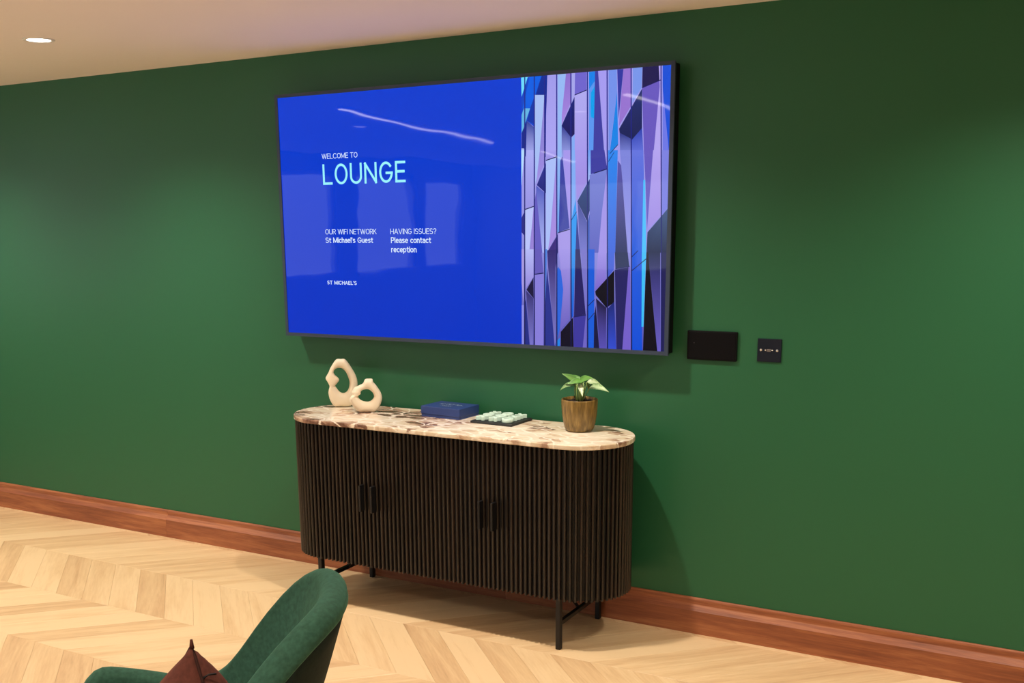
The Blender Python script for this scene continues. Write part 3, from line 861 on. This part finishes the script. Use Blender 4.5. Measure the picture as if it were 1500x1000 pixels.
# door leaves: thin dark panels on the core that carry the slats
def leaf_panel(i):
    o, q = [], []
    lim = [(-9, J1), (J1, 0), (0, J2), (J2, 9)][i]
    path = []
    for k in range(25):
        an = math.pi/2 + math.pi*k/24; path.append((-HA, 0, an))
    pts = [(-HA+math.cos(a)*1.0, math.sin(a)*1.0, a, -HA) for _, _, a in path]
    seq = []
    if i == 0: seq = [('a', -HA, math.pi/2 + math.pi*k/24) for k in range(25)] + [('s', J1-0.001, 0)]
    if i == 1: seq = [('s', J1+0.001, 0), ('s', -0.001, 0)]
    if i == 2: seq = [('s', 0.001, 0), ('s', J2-0.001, 0)]
    if i == 3: seq = [('s', J2+0.001, 0)] + [('a', HA, -math.pi/2 + math.pi*k/24) for k in range(25)]
    inn = []; out = []
    for s, x, a in seq:
        if s == 'a':
            inn.append((x+RB*math.cos(a), RB*math.sin(a))); out.append((x+(RB+0.0015)*math.cos(a), (RB+0.0015)*math.sin(a)))
        else:
            inn.append((x, -RB)); out.append((x, -RB-0.0015))
    return inn + out[::-1]
doors = []
for i in range(4):
    doors.append(obj('door', *extrude_vf(leaf_panel(i), ZB+0.004, ZT-TT-0.001), M['carcass'], sb))
for x, y, an in stations:
    link('slat', slat_me, doors[door_of(x)], (x, y, 0), (0, 0, an - math.pi/2))
# pull handles: upright flat bars standing off the slats
hb = box_vf(-0.004, 0.004, -0.020, 0.0, 0.455, 0.571)
def handle_me():
    me = mesh('handle', *box_vf(-0.0050, 0.0050, -0.032, 0.0, 0.456, 0.570), M['metal'])
    return bevel_mesh(me, 0.0012, 1)
hm = handle_me()
for i, x in ((0, J1-0.029), (1, J1+0.029), (2, J2-0.029), (3, J2+0.029)):
    link('handle', hm, doors[i], (x, -RB-SD+0.002, 0))
# legs and stretchers
LX, LK = 0.5843, 0.190
leg_me = bevel_mesh(mesh('leg', *box_vf(-0.010, 0.010, -0.012, 0.012, 0.0, ZB+0.006), M['metal']), 0.003, 2)
for sx in (-1, 1):
    for sy in (-1, 1):
        link('leg', leg_me, sb, (sx*LX, sy*LK, 0))
    box('stretcher', sx*LX-0.008, sx*LX+0.008, -LK+0.01, LK-0.01, 0.098, 0.114, M['metal'], sb)
for sx in (-1, 1):
    obj('strut', *tube_vf([(sx*LX, 0, 0.106), (sx*(LX-0.10), 0, ZB+0.01)], 0.008, 4), M['metal'], sb)

# ------------------------------------------------------------------ things on the marble top
def catmull(pts, sub):
    n = len(pts); out = []
    for i in range(n):
        p0, p1, p2, p3 = pts[i-1], pts[i], pts[(i+1) % n], pts[(i+2) % n]
        for s in range(sub):
            t_ = s/sub
            out.append(tuple(0.5*((2*b)+(-a+c)*t_+(2*a-5*b+4*c-d)*t_*t_+(-a+3*b-3*c+d)*t_**3) for a, b, c, d in zip(p0, p1, p2, p3)))
    return out
def ring_vase(name, label, pairs, y, depth, twist):
    """sculptural ring vase: sections span from the outer to the inner outline"""
    c0 = U(460+pairs[0][0][0]/10.526, 590, 1, y)               # where the vase stands
    nv = Vector((c0.x-CAM.x, c0.y-CAM.y, 0)).normalized()      # it is turned to face into the room
    sv_ = Vector((nv.y, -nv.x, 0)); ang = math.atan2(sv_.y, sv_.x)
    def W(X, Y):
        q = rt*((460+X/10.526-CX-750)/F) - up*((515+Y/10.526-CY-500)/F) + fw
        P = CAM + q*((c0-CAM).dot(nv)/q.dot(nv))
        return Vector(((P-c0).dot(sv_), 0, P.z))
    base = []
    for (ox, oy), (ix, iy) in pairs:
        o, i = W(ox, oy), W(ix, iy); base.append((o.x, o.z, i.x, i.z))
    zmin = min(b[1] for b in base); xm = sum(b[0] for b in base)/len(base)
    base = [(a-xm, b-zmin, c-xm, d-zmin) for a, b, c, d in base]
    rails = catmull(base, 4)
    m = 18; v, f = [], []
    N_ = len(rails)
    for k, (ox, oz, ix, iz) in enumerate(rails):
        oz = max(oz, 0.0)
        c = Vector(((ox+ix)/2, 0, (oz+iz)/2)); a = Vector((ox-ix, 0, oz-iz))/2
        dep = depth*(0.72+0.28*min(1, a.length/0.02))
        tw = twist(k/N_)
        for j in range(m):
            an = 2*math.pi*j/m
            ca, sa = math.cos(an), math.sin(an)
            ca = math.copysign(abs(ca)**0.85, ca); sa = math.copysign(abs(sa)**0.85, sa)
            p = c + a*ca + Vector((0, dep*sa, 0)) + Vector((0, tw*ca, 0))
            p.z = max(p.z, 0.0)
            v.append(p)
    for k in range(N_):
        for j in range(m):
            f.append((k*m+j, k*m+(j+1) % m, ((k+1) % N_)*m+(j+1) % m, ((k+1) % N_)*m+j))
    o = obj(name, v, f, M['ceramic'], None, True, (c0.x+sv_.x*xm, c0.y+sv_.y*xm, ZT), (0, 0, ang))
    return tag(o, label, 'vase')
v1 = [((410,125),(400,262)),((480,130),(440,275)),((560,230),(490,325)),((640,370),(530,410)),((672,490),(547,480)),((660,620),(540,560)),((620,750),(515,615)),
      ((575,838),(485,640)),((500,858),(455,648)),((400,858),(420,642)),((310,848),(385,618)),((250,760),(355,580)),((224,660),(335,552)),((228,600),(328,540)),
      ((240,545),(335,525)),((215,490),(365,490)),((180,430),(387,445)),((195,385),(370,410)),((225,330),(325,375)),((250,270),(303,335)),((290,200),(315,295)),((345,130),(350,268))]
v2 = [((840,383),(815,545)),((897,388),(845,550)),((912,435),(875,570)),((960,490),(905,600)),((1030,600),(924,645)),((1048,700),(915,685)),((1000,830),(880,722)),
      ((930,893),(840,737)),((800,897),(800,737)),((690,893),(760,730)),((600,810),(720,712)),((550,740),(695,690)),((547,690),(680,665)),((570,655),(690,640)),
      ((592,632),(718,618)),((583,585),(717,595)),((620,525),(725,575)),((700,485),(750,556)),((755,455),(775,549)),((785,395),(795,546))]
ring_vase('ring_vase', 'taller cream ceramic ring vase with a twisted side on the marble top', v1, -0.130, 0.025,
          lambda s: 0.006*math.exp(-((s-0.74)/0.05)**2) - 0.006*math.exp(-((s-0.62)/0.05)**2))
ring_vase('ring_vase', 'shorter rounder cream ceramic ring vase with a stubby neck, leaning on the taller one', v2, -0.185, 0.025,
          lambda s: 0.006*math.exp(-((s-0.76)/0.05)**2) - 0.006*math.exp(-((s-0.62)/0.05)**2))

# navy box with a silver emblem
bx = thing('gift_box', 'flat navy blue box with a silver emblem on its lid', 'box', (-2.4270, -0.104, ZT), math.radians(-4))
bw, bd, bh = 0.102, 0.075, 0.046
box('base', -bw+0.002, bw-0.002, -bd+0.002, bd-0.002, 0, 0.012, M['boxblue'], bx)
lid = box('lid', -bw, bw, -bd, bd, 0.0122, bh, M['boxblue'], bx, 0.0012, 1)
def flat_stroke(pts, wd, z):
    v, f = [], []
    P = [Vector((p[0], p[1], 0)) for p in pts]
    for i, p in enumerate(P):
        t_ = (P[min(i+1, len(P)-1)]-P[max(i-1, 0)]).normalized(); s = Vector((-t_.y, t_.x, 0))*wd
        v += [tuple(p+s+Vector((0, 0, z))), tuple(p-s+Vector((0, 0, z)))]
    f = [(2*i, 2*i+1, 2*i+3, 2*i+2) for i in range(len(P)-1)]
    return v, f
ev, ef = [], []
def stroke(pts, wd=0.0021):
    v, f = flat_stroke(pts, wd, bh+0.0004); n = len(ev)
    ev.extend(v); ef.extend([tuple(i+n for i in q) for q in f])
def curl(cx, cy, r, a0, a1, sq=1.0, wd=0.0021):
    stroke([(cx+r*math.cos(math.radians(a0+(a1-a0)*k/14)), cy+sq*r*math.sin(math.radians(a0+(a1-a0)*k/14))) for k in range(15)], wd)
curl(-0.045, 0.012, 0.010, 20, 300); curl(-0.022, 0.014, 0.012, 160, -100); curl(-0.002, 0.016, 0.011, 30, 330)
curl(0.020, 0.014, 0.012, 200, -60); curl(0.041, 0.013, 0.009, 160, -160)
stroke([(-0.06, 0.004), (-0.05, 0.010), (-0.036, 0.006)]); stroke([(0.036, 0.008), (0.05, 0.014), (0.062, 0.008)])
for k in range(5): curl(-0.020+0.010*k, -0.020, 0.0042, 40, 320, 1.3, 0.0012)
stroke([(-0.028, -0.036), (-0.012, -0.032), (0.004, -0.036), (0.024, -0.032)], 0.0012)
tag(obj('emblem', ev, ef, M['silver'], lid), 'silver curling emblem')

# noughts and crosses set
TRX, TRY, TRR = -2.158, -0.130, math.radians(-2)
tr = thing('game_tray', 'thin square dark slate tray holding the mint noughts and crosses', 'tray', (TRX, TRY, ZT), TRR)
box('tray_base', -0.100, 0.100, -0.088, 0.088, 0, 0.010, M['slate'], tr, 0.0012, 1)
for k in (-1, 1):
    box('groove_rib', k*0.031-0.0008, k*0.031+0.0008, -0.084, 0.084, 0.010, 0.0108, M['slate'], tr)
    box('groove_rib', -0.096, 0.096, k*0.027-0.0008, k*0.027+0.0008, 0.0108, 0.0115, M['slate'], tr)
def nought_me():
    n = 36; pr = [(0.0240, 0.0), (0.0250, 0.002), (0.0250, 0.014), (0.0240, 0.016), (0.0150, 0.016), (0.0140, 0.014), (0.0140, 0.002), (0.0150, 0.0)]
    v, f = [], []
    for k in range(n):
        a = 2*math.pi*k/n
        for r, z in pr: v.append((r*math.cos(a), r*math.sin(a), z))
    m = len(pr)
    for k in range(n):
        for j in range(m): f.append((k*m+j, k*m+(j+1) % m, ((k+1) % n)*m+(j+1) % m, ((k+1) % n)*m+j))
    me = mesh('nought', v, f, M['mint'], True)
    return me
def cross_me():
    a, b = 0.0255, 0.0062
    pts = [(a, -b), (a, b), (b, b), (b, a), (-b, a), (-b, b), (-a, b), (-a, -b), (-b, -b), (-b, -a), (b, -a), (b, -b)]
    c = math.cos(math.pi/4)
    pts = [((x-y)*c, (x+y)*c) for x, y in pts]
    return bevel_mesh(mesh('cross', *extrude_vf(pts, 0, 0.016), M['mint']), 0.0008, 1)
no_me, cr_me = nought_me(), cross_me()
lay = [('X', 'X', 'O'), ('O', 'O', 'X'), ('X', 'O', 'X')]        # front row first
rown = ['front', 'middle', 'back']; coln = ['left', 'centre', 'right']
for r in range(3):
    for c in range(3):
        kind = lay[r][c]; lx, ly = (c-1)*0.0625, (r-1)*0.0545
        x = TRX + lx*math.cos(TRR) - ly*math.sin(TRR); y = TRY + lx*math.sin(TRR) + ly*math.cos(TRR)
        nm = 'nought' if kind == 'O' else 'cross'
        o = link('game_'+nm, no_me if kind == 'O' else cr_me, None, (x, y, ZT+0.0115), (0, 0, TRR + random.uniform(-0.1, 0.1)))
        tag(o, 'mint green stone %s at the %s %s of the slate tray' % (nm, rown[r], coln[c]), 'game piece', 'noughts and crosses pieces')

# potted plant
PX, PY = -1.782, -0.165
pp = thing('potted_plant', 'small leafy plant in a mustard glazed pot on the marble top', 'plant', (PX, PY, ZT))
prof_p = [(0.046, 0.0), (0.052, 0.002), (0.058, 0.012), (0.064, 0.035), (0.0685, 0.065), (0.071, 0.095), (0.0725, 0.124), (0.0722, 0.128), (0.0700, 0.129), (0.0678, 0.127), (0.0665, 0.112)]
n = 72; v, f = [], []
for i, (r, z) in enumerate(prof_p):
    for k in range(n):
        a = 2*math.pi*k/n
        rr = r*(1+0.012*math.cos(24*a)) if 2 <= i <= 6 else r
        v.append((rr*math.cos(a), rr*math.sin(a), z))
for i in range(len(prof_p)-1):
    for k in range(n): f.append((i*n+k, i*n+(k+1) % n, (i+1)*n+(k+1) % n, (i+1)*n+k))
f.append(tuple(range(n-1, -1, -1)))
obj('pot', v, f, M['pot'], pp, True)
sv, sf = [], []
nr = 9
for i in range(nr):
    for k in range(36):
        a = 2*math.pi*k/36; r = 0.0668*(i+0.02)/(nr-1)
        sv.append((r*math.cos(a), r*math.sin(a), 0.116 + random.uniform(-0.004, 0.004) + 0.006*(1-i/nr)))
for i in range(nr-1):
    for k in range(36): sf.append((i*36+k, i*36+(k+1) % 36, (i+1)*36+(k+1) % 36, (i+1)*36+k))
obj('soil', sv, sf, M['soil'], pp)
def leaf(tip, base, wid, sag, pale, curl_=0.0, nrm=None):
    """pointed leaf from base to tip (pot-local), with a midrib fold; its stalk is a child"""
    A, B_ = Vector(base), Vector(tip); ax = B_-A; L_ = ax.length; d = ax.normalized()
    upv = Vector(nrm) if nrm else Vector((0, 0, 1))
    s = d.cross(upv).normalized(); nn = s.cross(d)
    nl, nw_ = 12, 6; v, f, col = [], [], []
    g1, g2, wh = srgb(58, 112, 36), srgb(104, 160, 62), srgb(214, 226, 190)
    for i in range(nl+1):
        t_ = i/nl
        wv_ = wid*(math.sin(math.pi*min(1, t_**0.62))**0.9)*(1-0.25*t_) if 0 < t_ < 1 else 0.0006
        c = A + d*(L_*t_) + nn*(sag*4*t_*(1-t_)) + Vector((0, 0, curl_*t_*t_))
        for j in range(nw_+1):
            q = (j/nw_-0.5)*2
            v.append(c + s*(wv_*q) + nn*(0.35*wv_*abs(q)))
            h = abs(q)
            mixv = pale if (h < 0.34 or (i+j) % 3 == 0) else pale*0.25
            gg = [a*(0.5+0.3*math.sin(5*t_+j)) + b*(0.5-0.3*math.sin(5*t_+j)) for a, b in zip(g1, g2)]
            col.append(tuple(a*(1-mixv)+b*mixv for a, b in zip(gg[:3], wh[:3])) + (1,))
    for i in range(nl):
        for j in range(nw_): f.append((i*(nw_+1)+j, i*(nw_+1)+j+1, (i+1)*(nw_+1)+j+1, (i+1)*(nw_+1)+j))
    me = mesh('leaf', v, f, M['leaf'], True)
    ca_ = me.color_attributes.new('leafcol', 'FLOAT_COLOR', 'POINT')
    for i, c in enumerate(col): ca_.data[i].color = c
    o = link('leaf', me, pp)
    md = o.modifiers.new('thick', 'SOLIDIFY'); md.thickness = 0.0008
    g = Vector((A.x*0.15+0.002, A.y*0.15, 0.116)); mid = (g+A)/2 + Vector((A.x*0.15, A.y*0.1, 0.008))
    pa = [g*(1-k/6)**2 + mid*2*(k/6)*(1-k/6) + A*(k/6)**2 for k in range(7)]
    obj('stalk', *tube_vf(pa, [0.0022-0.0001*k for k in range(7)], 6), M['stem'], o, True)
def lp(px, py, dy=0.0):
    P = U(px, py, 1, PY+dy); return (P.x-PX, dy, P.z-ZT)
leaf(lp(823, 547, -0.03), lp(846, 561, -0.005), 0.017, 0.006, 0.05, nrm=(0.3, -0.6, 0.7))
leaf(lp(829, 550, 0.035), lp(851, 561, 0.01), 0.020, 0.006, 0.05, nrm=(0.2, -0.6, 0.8))
leaf(lp(820.5, 571.5, -0.02), lp(842, 563, 0.0), 0.017, 0.008, 0.25, nrm=(-0.2, -0.6, 0.8))
leaf(lp(831, 562.5, -0.06), lp(852, 558, -0.02), 0.018, 0.004, 0.03, nrm=(0, -0.7, 0.7))
leaf(lp(868.5, 553.5, -0.04), lp(848, 559, -0.015), 0.021, 0.003, 0.03, nrm=(0, -0.7, 0.7))
leaf(lp(892, 574, -0.02), lp(864, 567, 0.0), 0.019, 0.010, 0.45, nrm=(0.2, -0.6, 0.8))
leaf(lp(881, 564, 0.04), lp(860, 559, 0.015), 0.017, 0.006, 0.6, nrm=(0.1, -0.6, 0.8))
leaf(lp(853.5, 581, -0.055), lp(850, 562, -0.02), 0.012, 0.004, 1.0, nrm=(0.4, -0.9, 0.1))
leaf(lp(862, 571, 0.06), lp(855, 560, 0.02), 0.016, 0.006, 0.2, nrm=(0.2, -0.2, 1))
for a, b in ((-0.022, 0.0), (0.016, 0.010), (-0.008, -0.012)):
    pa = [(a*0.5, b*0.5, 0.114), (a*0.9, b, 0.14), (a, b, 0.168), (a*0.7, b, 0.19)]
    obj('stalk', *tube_vf(pa, 0.0022, 6), M['stem'], pp, True)

# ------------------------------------------------------------------ armchair and cushion in the foreground
AX, AY, AR = -1.862, -2.497, math.radians(35)
ch = thing('armchair', 'dark green velvet tub armchair with a tall back, brown cushion on its seat', 'armchair', (AX, AY, 0), AR)
EA, EB, SEAT = 0.34, 0.33, 0.34
TM = math.radians(121)
HB, HARM = 0.852, 0.497
def S_(a): return 1/(1+(abs(a)/math.radians(38))**5)
def top_h(a):
    q = abs(a)/TM
    h = HARM + (HB-HARM)*S_(a) + 0.060*min(1, max(0, (abs(a)-math.radians(70))/math.radians(42)))
    e = max(0, (q-0.86)/0.14)
    return h - 0.10*e**2.2
def off(a, z): return (0.28*S_(a)+0.08)*(z-0.30) + 0.01
def P_(a, rad, z): return ((EA+rad)*math.cos(a), (EB+rad)*math.sin(a), z)
NA = 72
angs = [-TM + 2*TM*k/NA for k in range(NA+1)]
def sweep(profile, closed_ends=True):
    v, f = [], []
    m = None
    for a in angs:
        pr = profile(a); m = len(pr)
        v += [P_(a, r, z) for r, z in pr]
    for k in range(NA):
        for j in range(m):
            jn = (j+1) % m
            f.append((k*m+j, k*m+jn, (k+1)*m+jn, (k+1)*m+j))
    f.append(tuple(range(m))); f.append(tuple(NA*m + j for j in range(m-1, -1, -1)))
    return v, f
def outer_prof(a):
    h = top_h(a); z0 = 0.25
    zs = [z0 + (h-0.035-z0)*k/10 for k in range(11)]
    o = [(off(a, z) + 0.012*math.sin(math.pi*k/10), z) for k, z in enumerate(zs)]
    i = [(r-0.02, z) for r, z in reversed(o)]
    return o + i
def inner_prof(a):
    h = top_h(a); t_ = 0.066
    z1 = h - t_/2
    ro = off(a, z1) + 0.002
    p = [(ro-0.004, z1-0.012), (ro, z1-0.004)]
    for k in range(1, 9):
        an = math.pi*k/9
        p.append((ro - t_/2 + t_/2*math.cos(an), z1 + t_/2*math.sin(an)))
    zs = [z1 + (SEAT-0.03-z1)*k/8 for k in range(9)]
    p += [(off(a, z) - t_ + 0.002 - 0.008*math.sin(math.pi*k/8), z) for k, z in enumerate(zs)]
    p += [(off(a, SEAT-0.03)-0.021, SEAT-0.03)]
    zs = [SEAT-0.03 + (z1-0.014-SEAT+0.03)*k/5 for k in range(1, 6)]
    p += [(off(a, z)-0.0185, z) for z in zs]
    return p
def smooth_by(o):
    for p in o.data.polygons: p.use_smooth = True
    return o
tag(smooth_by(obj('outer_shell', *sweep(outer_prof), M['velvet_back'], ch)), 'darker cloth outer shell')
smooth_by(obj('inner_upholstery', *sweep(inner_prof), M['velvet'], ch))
def seat_vf():
    n = 56; rings = [(0.90, 0.235), (0.97, 0.26), (0.985, 0.30), (0.96, 0.325), (0.86, SEAT+0.004), (0.5, SEAT+0.012), (0.02, SEAT+0.014)]
    v, f = [], []
    for s, z in rings:
        for k in range(n):
            a = 2*math.pi*k/n
            x, y = 0.315*math.cos(a), 0.285*math.sin(a)
            if x < 0: x *= 1.2
            v.append((x*s, y*s, z))
    for i in range(len(rings)-1):
        for k in range(n): f.append((i*n+k, i*n+(k+1) % n, (i+1)*n+(k+1) % n, (i+1)*n+k))
    f += [tuple(range(n-1, -1, -1)), tuple((len(rings)-1)*n+k for k in range(n))]
    return v, f
obj('seat', *seat_vf(), M['velvet'], ch, True)
for sx in (-1, 1):
    for sy in (-1, 1):
        obj('leg', *tube_vf([(sx*0.19, sy*0.18, 0.245), (sx*0.24, sy*0.22, 0.0)], [0.016, 0.010], 12), M['metal'], ch, True)

# cushion standing on one corner-turned edge, seen along its seam
ap = U(281, 944, 2, 0.76)
cu = thing('throw_cushion', 'chocolate brown square cushion propped on the green armchair', 'cushion', (0, 0, 0))
vd = Vector((ap.x-CAM.x, ap.y-CAM.y, 0)).normalized()
yawc = math.atan2(vd.y, vd.x) + math.radians(24)
SIDE = 0.34
nz_ = 26
cv, cf = [], []
def pil(u, v_, side):
    th = 0.112*((1-abs(u)**2.6)*(1-abs(v_)**2.6))**0.62
    pin = 1-0.07*(1-abs(u)**2)*(abs(v_)**3) if True else 1
    pu = u*(1-0.09*(1-v_*v_)); pv_ = v_*(1-0.09*(1-u*u))
    return (pu*SIDE/2, side*th, pv_*SIDE/2)
for side in (1, -1):
    for i in range(nz_+1):
        for j in range(nz_+1):
            cv.append(pil(-1+2*i/nz_, -1+2*j/nz_, side))
off_ = (nz_+1)**2
for s_ in (0, 1):
    for i in range(nz_):
        for j in range(nz_):
            a = s_*off_+i*(nz_+1)+j
            q = (a, a+1, a+nz_+2, a+nz_+1)
            cf.append(q if s_ else q[::-1])
body = obj('cover', cv, cf, M['brown'], cu)
bm = bmesh.new(); bm.from_mesh(body.data); bmesh.ops.remove_doubles(bm, verts=bm.verts, dist=0.0004); bmesh.ops.recalc_face_normals(bm, faces=bm.faces); bm.to_mesh(body.data); bm.free()
smooth_by(body)
# seam piping all round, and the little ear at the corner
path = []
for s_, e in (((-1, -1), (1, -1)), ((1, -1), (1, 1)), ((1, 1), (-1, 1)), ((-1, 1), (-1, -1))):
    for k in range(16):
        t_ = k/16; path.append(pil(s_[0]+(e[0]-s_[0])*t_, s_[1]+(e[1]-s_[1])*t_, 0))
obj('piping', *tube_vf(path, 0.0035, 6, True), M['piping'], cu, True)
rot_in = math.radians(38)
obj('corner_ear', *tube_vf([(-SIDE/2+0.006, 0, SIDE/2-0.006), (-SIDE/2-0.003, 0, SIDE/2+0.005), (-SIDE/2-0.006, 0, SIDE/2+0.010)], [0.006, 0.004, 0.003], 8), M['brown'], cu, True)
zp = Vector(pil(-1, 0.55, 0))
obj('zip_pull', *tube_vf([zp, zp+Vector((-0.006, -0.014, 0.004)), zp+Vector((-0.010, -0.030, 0.0))], [0.003, 0.002, 0.0025], 6), M['metal'], cu, True)
# local x runs away from the camera, z up; turn in its own plane so that the near upper corner stands highest
R = Matrix.Rotation(yawc, 4, 'Z') @ Matrix.Rotation(rot_in, 4, 'Y')
tipv = R @ Vector((-SIDE/2, 0, SIDE/2))
cu.matrix_world = Matrix.Translation(Vector(ap) - tipv) @ R
# the soft cushion flattens on the seat and gives way against the curved backrest
bpy.context.view_layer.update()
inv = cu.matrix_world.inverted()
cm = Matrix.Translation((AX, AY, 0)) @ Matrix.Rotation(AR, 4, 'Z')
cmi = cm.inverted()
for o in cu.children:
    pad = 0.004 if o.name.startswith('cover') else 0.001
    for vtx in o.data.vertices:
        q = cmi @ (cu.matrix_world @ vtx.co)
        q.z = max(q.z, SEAT+0.015+pad)
        for _ in range(2):
            a = math.atan2(q.y/EB, q.x/EA)
            rad = off(a, q.z) - 0.066 - 0.010 - pad
            k = math.hypot(q.x/(EA+rad), q.y/(EB+rad))
            if abs(a) < TM and k > 1 and q.z < top_h(a)+0.01:
                q.x /= k; q.y /= k
        vtx.co = inv @ (cm @ q)
